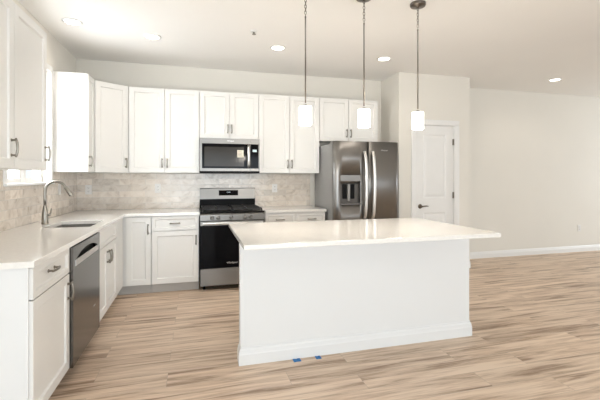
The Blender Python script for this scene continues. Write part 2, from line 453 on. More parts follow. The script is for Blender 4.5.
def far_window(name, box, n):
    """simple framed glazing in the other openings; box = x0,x1,y0,y1,z0,z1 of the opening"""
    x0, x1, y0, y1, z0, z1 = box
    root = bpy.data.objects.new(name, None); C.objects.link(root); struct(root)
    bm = bmesh.new(); f = 0.05; alongx = (x1 - x0) > (y1 - y0)
    def put(a0, a1, c0, c1):
        if alongx: add_box(bm, a0, a1, y0, y1, c0, c1)
        else: add_box(bm, x0, x1, a0, a1, c0, c1)
    A0, A1 = (x0, x1) if alongx else (y0, y1)
    put(A0, A1, z0, z0 + f); put(A0, A1, z1 - f, z1)
    for k in range(n + 1):
        c = A0 + (A1 - A0) * k / n
        c = min(max(c, A0 + f / 2), A1 - f / 2); put(c - f / 2, c + f / 2, z0 + f, z1 - f)
    obj('window_frame', bm, 'trim', root)
far_window('window_2', (0.15, 3.65, YR - 0.09, YR - 0.04, 0.0, 2.05), 3)
far_window('window_3', (5.5, 7.7, YR - 0.09, YR - 0.04, 0.75, 2.25), 2)
far_window('window_4', (XR + 0.04, XR + 0.09, -3.15, -1.25, 0.45, 2.25), 2)

# ------------------------------------------------------------------ tile backsplash
ZC, ZU = 0.914, 1.372
bm = bmesh.new(); add_box(bm, 0.0095, 2.975, -0.009, -0.0004, ZC + 0.001, ZU - 0.007)
t = obj('tile_backsplash', bm, 'tile_x'); tag(t, 'glossy grey-beige marble-look subway tile backsplash on the back wall around the range', 'backsplash')
bm = bmesh.new()
zs_ = WZ0 - 0.0225
add_prism(bm, [(-3.10, ZC + 0.001), (-0.0004, ZC + 0.001), (-0.0004, ZU - 0.001), (WY1 + 0.056, ZU - 0.001), (WY1 + 0.056, zs_), (WY0 - 0.061, zs_), (WY0 - 0.061, ZU + 0.0), (-3.10, ZU + 0.0)], 0, 0.0004, 0.009)
t = obj('tile_backsplash', bm, 'tile_y'); tag(t, 'beige marble-look subway tile backsplash on the left wall under the window behind the faucet', 'backsplash')

# ------------------------------------------------------------------ cabinets
GAP = 0.0038
FW = 0.055
def handle(parent, u, z, yface, vertical=True, L=0.115):
    """arched bow pull on two round feet, in the cabinet's local frame (front faces -y)"""
    bm = bmesh.new(); h = L / 2
    def P(a, d): return (u, yface - d, z + a) if vertical else (u + a, yface - d, z)
    for s in (-1, 1):
        bm2 = [P(s * (h - 0.012), -0.0005), P(s * (h - 0.012), 0.004), P(s * (h - 0.012), 0.005), P(s * (h - 0.012), 0.026)]
        add_tube(bm, bm2, [0.0095, 0.009, 0.0058, 0.0055], 10)
    pts = []
    for k in range(9):
        a = -h + L * k / 8
        pts.append(P(a, 0.024 + 0.009 * math.cos(PI * a / L)))
    add_tube(bm, pts, [0.0055, 0.0072, 0.0075, 0.007, 0.0068, 0.007, 0.0075, 0.0072, 0.0055], 10)
    return obj('handle', bm, 'nickel', parent)
def shaker(parent, name, x0, x1, z0, z1, yface, fw=FW):
    bm = bmesh.new()
    panel_face(bm, x0, x1, z0, z1, yface, [(x0 + fw, x1 - fw, z0 + fw, z1 - fw)], [(0.003, 0.25), (0.006, 0.85), (0.012, 1.0)], 0.012, yface + 0.02)
    return obj(name, bm, 'cab', parent)
def slab_drawer(parent, x0, x1, z0, z1, yface):
    return shaker(parent, 'drawer', x0, x1, z0, z1, yface, 0.032)
def wall_cabinet(label, loc, rz, w, z0, z1, doors, depth=0.33):
    """doors: list of (x0, x1, handle_x, handle_z)"""
    t = thing('wall_cabinet', label, 'cabinet', (loc[0], loc[1], z0), rz, None)
    bx = bmesh.new(); add_box(bx, 0.0008, w - 0.0008, -(depth - 0.022), -0.001, 0, z1 - z0)
    obj('cabinet_body', bx, 'cab', t)
    for x0, x1, hx, hz in doors:
        d = shaker(t, 'door', x0 + GAP, x1 - GAP, 0.002, z1 - z0 - 0.002, -depth)
        if hx is not None: handle(d, hx, hz - z0, -depth)
    return t
ZT = 2.39
LEFT = PI / 2     # cabinets on the left wall: local x -> +y, local -y -> +x
wall_cabinet('white two-door wall cabinet nearest the camera, left of the window', (0, -3.03, 0), LEFT, 1.07, ZU - 0.002, ZT,
             [(0, 0.537, 0.50, 1.497), (0.537, 1.07, 1.032, 1.492)])
wall_cabinet('narrow white wall cabinet right of the window with a brightly lit side', (0, -0.825, 0), LEFT, 0.268, ZU, ZT,
             [(0, 0.268, 0.032, 1.484)])
# diagonal corner cabinet
def corner_wall_cabinet():
    t = thing('corner_wall_cabinet', 'white angled corner wall cabinet with one diagonal door', 'cabinet', (0, 0, ZU))
    a, b_ = (0.312, -0.556), (0.635, -0.308)
    bx = bmesh.new()
    add_prism(bx, [(0.001, -0.001), (0.001, -0.556), a, (0.635, -0.309), (0.635, -0.001)], 2, 0, ZT - ZU)
    obj('cabinet_body', bx, 'cab', t)
    A = Vector((0.330, -0.556, 0)); B = Vector((0.636, -0.330, 0)); d = (B - A); L = d.length
    e = bpy.data.objects.new('door', None)
    bm = bmesh.new()
    panel_face(bm, 0.006, L - 0.006, 0.002, ZT - ZU - 0.002, 0.0, [(0.006 + FW, L - 0.006 - FW, 0.002 + FW, ZT - ZU - 0.002 - FW)], [(0.003, 0.25), (0.006, 0.85), (0.012, 1.0)], 0.012, 0.018)
    bpy.data.objects.remove(e)
    dr = obj('door', bm, 'cab', t)
    dr.location = A; dr.rotation_euler = (0, 0, math.atan2(d.y, d.x))
    handle(dr, L - 0.034, 1.484 - ZU, 0.0)
corner_wall_cabinet()
wall_cabinet('tall white two-door wall cabinet between the angled corner cabinet and the microwave', (0.637, 0, 0), 0, 0.810, ZU, ZT,
             [(0, 0.403, 0.374, 1.487), (0.403, 0.810, 0.432, 1.487)])
wall_cabinet('short white two-door wall cabinet directly above the microwave', (1.447, 0, 0), 0, 0.737, 1.800, ZT,
             [(0, 0.3685, 0.345, 1.924), (0.3685, 0.737, 0.394, 1.924)])
wall_cabinet('tall white two-door wall cabinet between the microwave and the refrigerator', (2.184, 0, 0), 0, 0.824, ZU, ZT,
             [(0, 0.411, 0.384, 1.490), (0.411, 0.824, 0.439, 1.490)])
wall_cabinet('short white two-door wall cabinet above the refrigerator', (3.008, 0, 0), 0, 0.864, 1.806, ZT,
             [(0, 0.420, 0.391, 1.918), (0.420, 0.864, 0.450, 1.918)])

BT = 0.884   # base cabinet top
def base_cabinet(label, loc, rz, w, doors, drawers, toe=True, depth=0.63, open_top=False):
    t = thing('base_cabinet', label, 'cabinet', loc, rz)
    bx = bmesh.new()
    if open_top:      # five boards, open above for the sink bowl
        yb, yf_ = -0.012, -(depth - 0.022)
        add_box(bx, 0.0008, 0.018, yf_, -0.001, 0.105, BT - 0.0005); add_box(bx, w - 0.018, w - 0.0008, yf_, -0.001, 0.105, BT - 0.0005)
        add_box(bx, 0.018, w - 0.018, yf_, -0.001, 0.105, 0.123); add_box(bx, 0.018, w - 0.018, yb, -0.001, 0.123, BT - 0.0005)
        add_box(bx, 0.018, w - 0.018, yf_, yf_ + 0.018, 0.123, BT - 0.0005)
    else:
        add_box(bx, 0.0008, w - 0.0008, -(depth - 0.022), -0.001, 0.105, BT - 0.0005)
    obj('cabinet_body', bx, 'cab', t)
    if toe:
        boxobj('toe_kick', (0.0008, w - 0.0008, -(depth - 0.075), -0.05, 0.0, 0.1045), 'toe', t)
    for x0, x1, z0, z1, hx, hz in doors:
        d = shaker(t, 'door', x0 + GAP, x1 - GAP, z0, z1, -depth)
        if hx is not None: handle(d, hx, hz, -depth)
    for x0, x1, z0, z1, hx, hz in drawers:
        d = slab_drawer(t, x0 + GAP, x1 - GAP, z0, z1, -depth)
        if hx is not None: handle(d, hx, hz, -depth, False)
    return t
Y0 = -3.055
c1 = base_cabinet('white base cabinet nearest the camera, one drawer above one door', (0, Y0, 0), LEFT, 0.566,
             [(0, 0.566, 0.115, 0.710, 0.530, 0.608)], [(0, 0.566, 0.718, 0.872, 0.248, 0.812)])
boxobj('end_panel', (-0.012, 0.0, -0.6135, -0.001, 0.0, BT - 0.0005), 'island', c1)
base_cabinet('white sink base cabinet beside the dishwasher, two doors under a false drawer', (0, -1.775, 0), LEFT, 0.80,
             [(0, 0.38, 0.115, 0.705, 0.345, 0.60), (0.38, 0.80, 0.115, 0.705, 0.418, 0.60)], [(0, 0.80, 0.713, 0.872, None, None)], open_top=True)
# blind corner: filler on the sink side, one full-height door on the range side
t = thing('corner_base_cabinet', 'white corner base cabinet with one full-height door under the countertop bend', 'cabinet', (0, 0, 0))
bx = bmesh.new()
add_prism(bx, [(0.001, -0.001), (0.001, -0.974), (0.608, -0.974), (0.608, -0.608), (0.920, -0.608), (0.920, -0.001)], 2, 0.105, BT - 0.0005)
obj('cabinet_body', bx, 'cab', t)
bx = bmesh.new()
add_prism(bx, [(0.06, -0.05), (0.06, -0.974), (0.555, -0.974), (0.555, -0.555), (0.920, -0.555), (0.920, -0.05)], 2, 0.0, 0.1045)
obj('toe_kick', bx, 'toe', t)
boxobj('filler_strip', (0.6085, 0.627, -0.972, -0.640, 0.115, 0.872), 'cab', t)
d = shaker(t, 'door', 0.660, 0.917, 0.115, 0.872, -0.63)
handle(d, 0.887, 0.735, -0.63)
base_cabinet('white base cabinet just left of the range, one drawer above one door', (0.921, 0, 0), 0, 0.518,
             [(0, 0.515, 0.115, 0.705, 0.484, 0.597)], [(0, 0.515, 0.713, 0.872, 0.254, 0.792)])
base_cabinet('white base cabinet between range and refrigerator with two drawers side by side', (2.215, 0, 0), 0, 0.770,
             [(0, 0.385, 0.115, 0.705, 0.352, 0.60), (0.385, 0.770, 0.115, 0.705, 0.418, 0.60)],
             [(0, 0.385, 0.713, 0.872, 0.186, 0.796), (0.385, 0.770, 0.713, 0.872, 0.590, 0.796)])

# ------------------------------------------------------------------ countertops
SX0, SX1, SY0, SY1 = 0.215, 0.565, -1.738, -1.245    # sink cut-out
CE = 0.650
def counter_L():
    bm = bmesh.new(); y0 = -3.095
    z0, z1 = BT, ZC
    # cells of the L with the sink left open
    xs = [0.0005, SX0, SX1, CE, 1.4455]; ys = [y0, SY0, SY1, -0.655, -0.0005]
    def solid(i, j):
        if xs[i] >= CE - 1e-6 and ys[j] < -0.655 - 1e-6: return False
        if i == 1 and j == 1: return False
        return True
    vc = {}
    def V(x, y, z):
        k = (round(x, 4), round(y, 4), z)
        if k not in vc: vc[k] = bm.verts.new((x, y, z))
        return vc[k]
    n = len(xs) - 1
    for i in range(n):
        for j in range(n):
            if not solid(i, j): continue
            a, b_, c, d = xs[i], xs[i + 1], ys[j], ys[j + 1]
            bm.faces.new((V(a, c, z1), V(b_, c, z1), V(b_, d, z1), V(a, d, z1)))
            bm.faces.new((V(a, c, z0), V(a, d, z0), V(b_, d, z0), V(b_, c, z0)))
            for (di, dj, p, q) in ((-1, 0, (a, c), (a, d)), (1, 0, (b_, c), (b_, d)), (0, -1, (a, c), (b_, c)), (0, 1, (a, d), (b_, d))):
                ii, jj = i + di, j + dj
                if 0 <= ii < n and 0 <= jj < n and solid(ii, jj): continue
                bm.faces.new((V(*p, z0), V(*q, z0), V(*q, z1), V(*p, z1)))
    bmesh.ops.recalc_face_normals(bm, faces=bm.faces[:])
    es = [e for e in bm.edges if len(e.link_faces) == 2 and e.calc_face_angle() > 1.0 and all(v.co.z > z1 - 0.001 for v in e.verts)]
    bmesh.ops.bevel(bm, geom=es, offset=0.003, segments=2, profile=0.5, affect='EDGES')
    return obj('countertop', bm, 'quartz')
tag(counter_L(), 'L-shaped white quartz countertop along the left wall with the sink in it', 'countertop')
tag(boxobj('countertop', (2.2145, 2.995, -0.655, -0.0005, BT, ZC), 'quartz', None, 0.003), 'short white quartz countertop between the range and the refrigerator', 'countertop')

# sink
t = thing('undermount_sink', 'stainless steel undermount sink set in the left countertop', 'sink', (0, 0, 0))
bm = bmesh.new()
def bowl():
    z1, z0 = BT - 0.0005, 0.70
    e, i_ = 0.012, 0.003
    out = [(SX0 - e, SY0 - e), (SX1 + e, SY0 - e), (SX1 + e, SY1 + e), (SX0 - e, SY1 + e)]
    inn = [(SX0 + i_, SY0 + i_), (SX1 - i_, SY0 + i_), (SX1 - i_, SY1 - i_), (SX0 + i_, SY1 - i_)]
    bot = [(SX0 + 0.02, SY0 + 0.02), (SX1 - 0.02, SY0 + 0.02), (SX1 - 0.02, SY1 - 0.02), (SX0 + 0.02, SY1 - 0.02)]
    R = [[bm.verts.new((x, y, z)) for x, y in ring] for ring, z in ((out, z1), (inn, z1), (bot, z0))]
    R.append([bm.verts.new((x, y, z0 - 0.004)) for x, y in out]); R.append([bm.verts.new((x, y, z1 - 0.004)) for x, y in out])
    for a, b_ in zip(R[:2], R[1:3]):
        for k in range(4): bm.faces.new((a[k], a[(k + 1) % 4], b_[(k + 1) % 4], b_[k]))
    bm.faces.new(R[2])
    for k in range(4): bm.faces.new((R[0][k], R[3][k], R[3][(k + 1) % 4], R[0][(k + 1) % 4]))
    for v in R[4]: bm.verts.remove(v)
    bm.faces.new(R[3])
bowl()
obj('basin', bm, 'sink', t)
bm = bmesh.new(); add_lathe(bm, [(0.045, 0), (0.045, 0.003), (0.035, 0.004), (0.03, 0.001)], 20, (0.39, -1.5, 0.7005))
obj('drain', bm, 'bright', t)

# faucet
t = thing('kitchen_faucet', 'tall brushed nickel gooseneck pull-down faucet behind the sink', 'faucet', (0.145, -1.442, ZC))
bm = bmesh.new()
add_lathe(bm, [(0.029, 0.0005), (0.029, 0.004), (0.027, 0.008), (0.025, 0.05), (0.023, 0.09), (0.017, 0.13), (0.0135, 0.15), (0.0135, 0.16)], 22)
obj('faucet_body', bm, 'nickel', t)
bm = bmesh.new()
pts = [(0, 0, 0.15), (0, 0, 0.22), (0, 0, 0.285)]
R = 0.082
for k in range(1, 12):
    a = PI - k * (PI * 0.86) / 11
    pts.append((R + R * math.cos(a), 0, 0.285 + R * math.sin(a)))
add_tube(bm, pts, 0.0115, 14)
obj('spout', bm, 'nickel', t)
p = Vector(pts[-1]); dr = (Vector(pts[-1]) - Vector(pts[-2])).normalized()
bm = bmesh.new()
add_tube(bm, [p - dr * 0.002, p + dr * 0.006, p + dr * 0.03, p + dr * 0.085, p + dr * 0.092], [0.013, 0.0155, 0.0165, 0.019, 0.016], 16)
obj('spray_head', bm, 'nickel', t)
bm = bmesh.new()
add_tube(bm, [(0.018, 0.0, 0.075), (0.04, 0, 0.08)], 0.011, 12)
add_tube(bm, [(0.036, 0.0, 0.08), (0.046, -0.004, 0.10), (0.052, -0.008, 0.135)], [0.008, 0.0065, 0.005], 10)
obj('lever', bm, 'nickel', t)

# ------------------------------------------------------------------ dishwasher
t = thing('dishwasher', 'dark stainless steel dishwasher with a pocket handle under the left countertop', 'dishwasher', (0, -2.487, 0), LEFT)
w = 0.709
boxobj('tub', (0.006, w - 0.006, -0.60, -0.03, 0.10, 0.874), 'case', t)
boxobj('toe_panel', (0.006, w - 0.006, -0.55, -0.06, 0.0, 0.0995), 'black', t)
bm = bmesh.new()   # door outline (y, z) extruded across the width: pocket below the top edge
yf = -0.648
add_prism(bm, [(-0.601, 0.104), (yf + 0.004, 0.104), (yf, 0.108), (yf, 0.742), (-0.601, 0.742)], 0, 0.008, w - 0.008)
arch = [(0.055 + (w - 0.11) * k / 12, 0.770 + 0.060 * math.sin(PI * k / 12) ** 0.6) for k in range(13)]
add_prism(bm, [(0.008, 0.7425), (0.055, 0.7425)] + arch + [(w - 0.055, 0.7425), (w - 0.008, 0.7425), (w - 0.008, 0.872), (0.008, 0.872)], 1, yf, -0.601)
door = obj('door', bm, 'steel_d', t)
boxobj('pocket', (0.055, w - 0.055, -0.616, -0.602, 0.743, 0.827), 'black', door)
bm = bmesh.new(); add_prism(bm, [(-0.618, 0.7425), (yf - 0.002, 0.7425), (yf - 0.004, 0.778), (yf + 0.004, 0.781), (-0.622, 0.760)], 0, 0.0555, w - 0.0555)
obj('handle_lip', bm, 'bright', door)
boxobj('badge', (w * 0.72, w * 0.72 + 0.05, yf - 0.0012, yf, 0.33, 0.337), 'logo', door)

# ------------------------------------------------------------------ gas range
RW = 0.753
t = thing('gas_range', 'freestanding stainless steel gas range with black oven door', 'range', (1.449, 0, 0))
boxobj('range_body', (0.002, RW - 0.002, -0.635, -0.02, 0.05, 0.893), 'black', t)
for x in (0.05, RW - 0.05):
    for y in (-0.58, -0.08):
        bm = bmesh.new(); add_lathe(bm, [(0.02, 0), (0.02, 0.01), (0.012, 0.012), (0.012, 0.0495)], 12, (x, y, 0))
        obj('foot', bm, 'black', t)
bm = bmesh.new(); add_box(bm, 0.0, RW, -0.665, -0.02, 0.8935, 0.912, 0.004)
obj('cooktop', bm, 'black', t)
# backguard: black lower riser and stainless console
bgd = boxobj('backguard', (0.004, RW - 0.022, -0.055, -0.012, 0.9125, 1.030), 'black', t)
bm = bmesh.new(); add_prism(bm, [(-0.012, 1.0305), (-0.066, 1.0305), (-0.066, 1.045), (-0.052, 1.168), (-0.046, 1.174), (-0.012, 1.174)], 0, 0.006, RW - 0.022)
con = obj('console', bm, 'steel', t)
bm = bmesh.new(); add_prism(bm, [(-0.0655, 1.075), (-0.0577, 1.1435), (-0.0597, 1.1445), (-0.0675, 1.0755)], 0, 0.248, 0.50)
scr = obj('display', bm, 'glassblk', con)
text('clock_digits', '12:00', 0.022, (0.374, -0.0655, 1.118), (PI / 2 - 0.113, 0, 0), 'disp', scr)
# burners and grates
for x, y, r in ((0.17, -0.19, 0.036), (0.17, -0.47, 0.045), (0.377, -0.33, 0.04), (0.58, -0.19, 0.034), (0.58, -0.47, 0.048)):
    bm = bmesh.new()
    add_lathe(bm, [(r + 0.02, 0), (r + 0.018, 0.004), (r + 0.004, 0.008), (r + 0.004, 0.014), (r, 0.018), (r - 0.006, 0.021), (0.004, 0.022)], 20, (x, y, 0.9122))
    obj('burner', bm, 'iron', t)
for x0, x1 in ((0.025, 0.372), (0.381, 0.728)):
    bm = bmesh.new(); z0, z1 = 0.935, 0.949; y0, y1 = -0.635, -0.075; b_ = 0.006
    for y in (y0, (y0 + y1) / 2, y1): add_box(bm, x0, x1, y - b_, y + b_, z0, z1, 0.002, 1)
    for x in (x0 + b_, x1 - b_): add_box(bm, x - b_, x + b_, y0, y1, z0, z1, 0.002, 1)
    xm = (x0 + x1) / 2
    add_box(bm, xm - b_, xm + b_, y0, y1, z0 + 0.001, z1 + 0.001, 0.002, 1)
    for yc in (-0.47, -0.19):
        add_box(bm, x0 + b_, x1 - b_, yc - b_ * .8, yc + b_ * .8, z0 + 0.0005, z1 + 0.0005, 0.002, 1)
    for x in (x0 + b_, x1 - b_):
        for y in (y0, y1): add_box(bm, x - b_, x + b_, y - b_, y + b_, 0.9125, z0 + 0.003)
    obj('grate', bm, 'iron', t)
# front control panel with five knobs
bm = bmesh.new(); add_prism(bm, [(-0.636, 0.8925), (-0.668, 0.8925), (-0.684, 0.880), (-0.684, 0.815), (-0.636, 0.815)], 0, 0.0, RW)
cp = obj('control_panel', bm, 'steel', t)
for x in (0.135, 0.205, 0.355, 0.517, 0.588):
    bm = bmesh.new(); add_lathe(bm, [(0.024, 0), (0.024, 0.006), (0.019, 0.008), (0.018, 0.026), (0.016, 0.03), (0.004, 0.031)], 20, (x, -0.6842, 0.846), RX)
    add_box(bm, x - 0.0035, x + 0.0035, -0.7165, -0.705, 0.831, 0.861, 0.001, 1)
    obj('knob', bm, 'steel', cp)
bm = bmesh.new(); add_box(bm, 0.004, RW - 0.004, -0.680, -0.636, 0.262, 0.808, 0.004)
od = obj('oven_door', bm, 'glassblk', t)
boxobj('door_trim', (0.004, RW - 0.004, -0.6835, -0.6802, 0.757, 0.806), 'steel', od, 0.001)
boxobj('oven_window', (0.10, RW - 0.10, -0.6815, -0.6802, 0.36, 0.66), 'glassblk', od)
bm = bmesh.new()
add_tube(bm, [(0.03, -0.727, 0.785), (RW - 0.03, -0.727, 0.785)], 0.0155, 14)
for x in (0.055, RW - 0.055): add_box(bm, x - 0.014, x + 0.014, -0.722, -0.6836, 0.775, 0.796, 0.003, 1)
obj('oven_handle', bm, 'bright', od)
text('logo', 'Whirlpool', 0.030, (0.365, -0.6812, 0.318), (PI / 2, 0, 0), 'logo', od)
bm = bmesh.new(); add_box(bm, 0.004, RW - 0.004, -0.678, -0.636, 0.058, 0.256, 0.005)
obj('storage_drawer', bm, 'steel', t)

# ------------------------------------------------------------------ microwave
t = thing('microwave', 'stainless over-the-range microwave with smoked window above the range', 'microwave', (1.449, 0, 1.366))
MW, MH = 0.733, 0.431
boxobj('case', (0.002, MW - 0.002, -0.385, -0.010, 0.0268, MH), 'case', t)
bm = bmesh.new(); add_box(bm, 0.0, MW, -0.416, -0.03, 0.0, 0.0265)
for k in range(14): add_box(bm, 0.06 + k * 0.044, 0.09 + k * 0.044, -0.419, -0.416, 0.006, 0.018)
obj('vent_grille', bm, 'black', t)
xs = 0.618
bm = bmesh.new()
panel_face(bm, 0.0, xs - 0.001, 0.027, MH, -0.420, [(0.026, xs - 0.001 - 0.0005, 0.06, 0.366)], [(0.0005, 0.2), (0.001, 1.0)], 0.003, -0.386)
md_ = obj('door', bm, 'steel', t)
boxobj('glass_border', (0.0272, xs - 0.003, -0.4195, -0.4175, 0.0612, 0.3648), 'glassblk', md_)
boxobj('door_window', (0.055, 0.535, -0.4205, -0.4196, 0.085, 0.325), 'mwglass', md_)
bm = bmesh.new()
pts = [(0.592, -0.425 - 0.026 * math.sin(PI * k / 8) ** 0.5, 0.075 + 0.275 * k / 8) for k in range(9)]
for a, b_ in zip(pts, pts[1:]):
    pass
add_tube(bm, pts, [0.012] + [0.0165] * 7 + [0.012], 12)
obj('handle', bm, 'bright', md_)
st = boxobj('sticker', (0.452, 0.530, -0.4211, -0.4206, 0.198, 0.288), 'sticker', md_)
bm = bmesh.new()
for k in range(4): add_box(bm, 0.462, 0.518 - 0.01 * (k % 2), -0.42155, -0.42111, 0.215 + k * 0.017, 0.219 + k * 0.017)
obj('sticker_print', bm, 'ink', st)
bm = bmesh.new()
panel_face(bm, xs + 0.001, MW, 0.027, MH, -0.420, [(xs + 0.0015, MW - 0.012, 0.06, 0.366)], [(0.0005, 0.2), (0.001, 1.0)], 0.003, -0.386)
cpn = obj('control_panel', bm, 'steel', t)
kp = boxobj('keypad', (xs + 0.003, MW - 0.0135, -0.4195, -0.4175, 0.0612, 0.3648), 'glassblk', cpn)
boxobj('display', (xs + 0.025, xs + 0.078, -0.4202, -0.4196, 0.268, 0.298), 'disp', kp)
text('logo', 'Whirlpool', 0.020, (0.37, -0.4204, 0.400), (PI / 2, 0, 0), 'logo', md_)

# ------------------------------------------------------------------ refrigerator
FX, FWD, FY = 3.022, 0.892, -0.845
t = thing('refrigerator', 'dark stainless french-door refrigerator with an ice and water dispenser', 'refrigerator', (FX, 0, 0))
bm = bmesh.new(); add_box(bm, 0.006, FWD - 0.006, -0.765, -0.06, 0.02, 1.735, 0.004)
obj('case', bm, 'case', t)
for x in (0.06, FWD - 0.06):
    for y in (-0.70, -0.12):
        bm = bmesh.new(); add_lathe(bm, [(0.022, 0), (0.022, 0.0195)], 12, (x, y, 0))
        obj('foot', bm, 'black', t)
xm = 0.455
def fridge_door(x0, x1, z0, z1, outer, hole=None):
    """gently crowned door front with a rounded outer edge; hole = (xa, xb, za, zb)"""
    bm = bmesh.new(); n = 16
    xs_ = [x0 + (x1 - x0) * k / n for k in range(n + 1)]
    if hole: xs_ = sorted(set([x for x in xs_ if min(abs(x - hole[0]), abs(x - hole[1])) > 0.012] + [hole[0], hole[1]]))
    zs_ = [z0, z1] if not hole else [z0, hole[2], hole[3], z1]
    def yy(x):
        s = (x - x0) / (x1 - x0)
        d = s if outer == 'L' else 1 - s     # 0 at outer edge
        e = 1 - d
        r = 0.030 * max(0, 1 - d / 0.10) ** 2 + 0.006 * max(0, 1 - e / 0.05) ** 2
        return FY + r + 0.010 * (2 * d - 1) ** 2 if outer != 'B' else FY + 0.008 * (2 * s - 1) ** 2
    F = {(i, j): bm.verts.new((x, yy(x), z)) for i, x in enumerate(xs_) for j, z in enumerate(zs_)}
    B = {(i, j): bm.verts.new((x, -0.772, z)) for i, x in enumerate(xs_) for j, z in enumerate(zs_)}
    ni, nj = len(xs_), len(zs_)
    for i in range(ni - 1):
        for j in range(nj - 1):
            hollow = hole and xs_[i] >= hole[0] - 1e-6 and xs_[i + 1] <= hole[1] + 1e-6 and j == 1
            if not hollow:
                f = bm.faces.new((F[i, j], F[i + 1, j], F[i + 1, j + 1], F[i, j + 1])); f.smooth = True
            bm.faces.new((B[i, j], B[i, j + 1], B[i + 1, j + 1], B[i + 1, j]))
            if hollow:
                if abs(xs_[i] - hole[0]) < 1e-6: bm.faces.new((F[i, 1], F[i, 2], B[i, 2], B[i, 1]))
                if abs(xs_[i + 1] - hole[1]) < 1e-6: bm.faces.new((F[i + 1, 1], B[i + 1, 1], B[i + 1, 2], F[i + 1, 2]))
                bm.faces.new((F[i, 1], B[i, 1], B[i + 1, 1], F[i + 1, 1])); bm.faces.new((F[i, 2], F[i + 1, 2], B[i + 1, 2], B[i, 2]))
    for j in range(nj - 1):
        bm.faces.new((F[0, j], F[0, j + 1], B[0, j + 1], B[0, j])); bm.faces.new((F[ni - 1, j], B[ni - 1, j], B[ni - 1, j + 1], F[ni - 1, j + 1]))
    for i in range(ni - 1):
        bm.faces.new((F[i, 0], B[i, 0], B[i + 1, 0], F[i + 1, 0])); bm.faces.new((F[i, nj - 1], F[i + 1, nj - 1], B[i + 1, nj - 1], B[i, nj - 1]))
    return bm
HX0, HX1, HZ0, HZ1 = 0.085, 0.352, 0.975, 1.345
ld = obj('door', fridge_door(0.0, xm - 0.003, 0.67, 1.762, 'L', (HX0, HX1, HZ0, HZ1)), 'steel_v', t)
rd = obj('door', fridge_door(xm + 0.003, FWD, 0.67, 1.762, 'R'), 'steel_v', t)
fz = obj('freezer_drawer', fridge_door(0.0, FWD, 0.07, 0.66, 'B'), 'steel_v', t)
def bow_handle(x, parent, z0=0.80, z1=1.64):
    bm = bmesh.new(); n = 14; hw, ht = 0.021, 0.011
    rows = []
    for k in range(n + 1):
        s = k / n; z = z0 + (z1 - z0) * s
        y = FY - 0.008 - 0.055 * math.sin(PI * s) ** 0.55
        rows.append([bm.verts.new((x + a * hw, y + b_ * ht, z)) for a, b_ in ((-1, 0.4), (-0.6, -1), (0.6, -1), (1, 0.4), (0.6, 1), (-0.6, 1))])
    for a, b_ in zip(rows, rows[1:]):
        for k in range(6):
            f = bm.faces.new((a[k], a[(k + 1) % 6], b_[(k + 1) % 6], b_[k])); f.smooth = True
    bm.faces.new(rows[0]); bm.faces.new(rows[-1][::-1])
    for z in (z0 + 0.01, z1 - 0.01): add_box(bm, x - 0.014, x + 0.014, FY - 0.012, FY + 0.012, z - 0.012, z + 0.012)
    return obj('handle', bm, 'bright', parent)
bow_handle(0.405, ld); bow_handle(0.515, rd)
bm = bmesh.new(); add_tube(bm, [(0.08, FY - 0.05, 0.60), (FWD - 0.08, FY - 0.05, 0.60)], 0.013, 12)
for x in (0.10, FWD - 0.10): add_box(bm, x - 0.012, x + 0.012, FY - 0.048, FY + 0.012, 0.59, 0.61)
obj('handle', bm, 'bright', fz)
# dispenser
dsp = boxobj('dispenser', (HX0 + 0.0005, HX1 - 0.0005, -0.7745, -0.7722, HZ0 + 0.0005, HZ1 - 0.0005), 'recess', t)
bm = bmesh.new(); add_prism(bm, [(-0.775, HZ1 - 0.002), (FY + 0.002, HZ1 - 0.002), (FY + 0.004, HZ1 - 0.075), (FY + 0.03, HZ1 - 0.105), (-0.775, HZ1 - 0.105)], 0, HX0 + 0.001, HX1 - 0.001)
obj('dispenser_panel', bm, 'steel_v', dsp)
for x in (HX0 + 0.078, HX0 + 0.180):
    bm = bmesh.new(); add_box(bm, x - 0.028, x + 0.028, -0.797, -0.775, HZ0 + 0.075, HZ1 - 0.115, 0.004, 1); obj('paddle', bm, 'black', dsp)
bm = bmesh.new(); add_box(bm, HX0 + 0.112, HX0 + 0.146, -0.805, -0.775, HZ0 + 0.05, HZ1 - 0.115, 0.004, 1); obj('divider', bm, 'case', dsp)
boxobj('drip_tray', (HX0 + 0.001, HX1 - 0.001, FY - 0.004, -0.775, HZ0 + 0.001, HZ0 + 0.022), 'steel_d', dsp, 0.003)
text('badge', 'Whirlpool', 0.022, (0.675, FY - 0.0005, 1.655), (PI / 2, 0, 0), 'logo', rd, 0.0012)
for x in (0.05, FWD - 0.05):
    bm = bmesh.new(); add_box(bm, x - 0.035, x + 0.035, -0.81, -0.66, 1.7355, 1.7615, 0.006) if False else add_box(bm, x - 0.035, x + 0.035, -0.765, -0.64, 1.7355, 1.762, 0.006)
    obj('hinge_cover', bm, 'case', t)

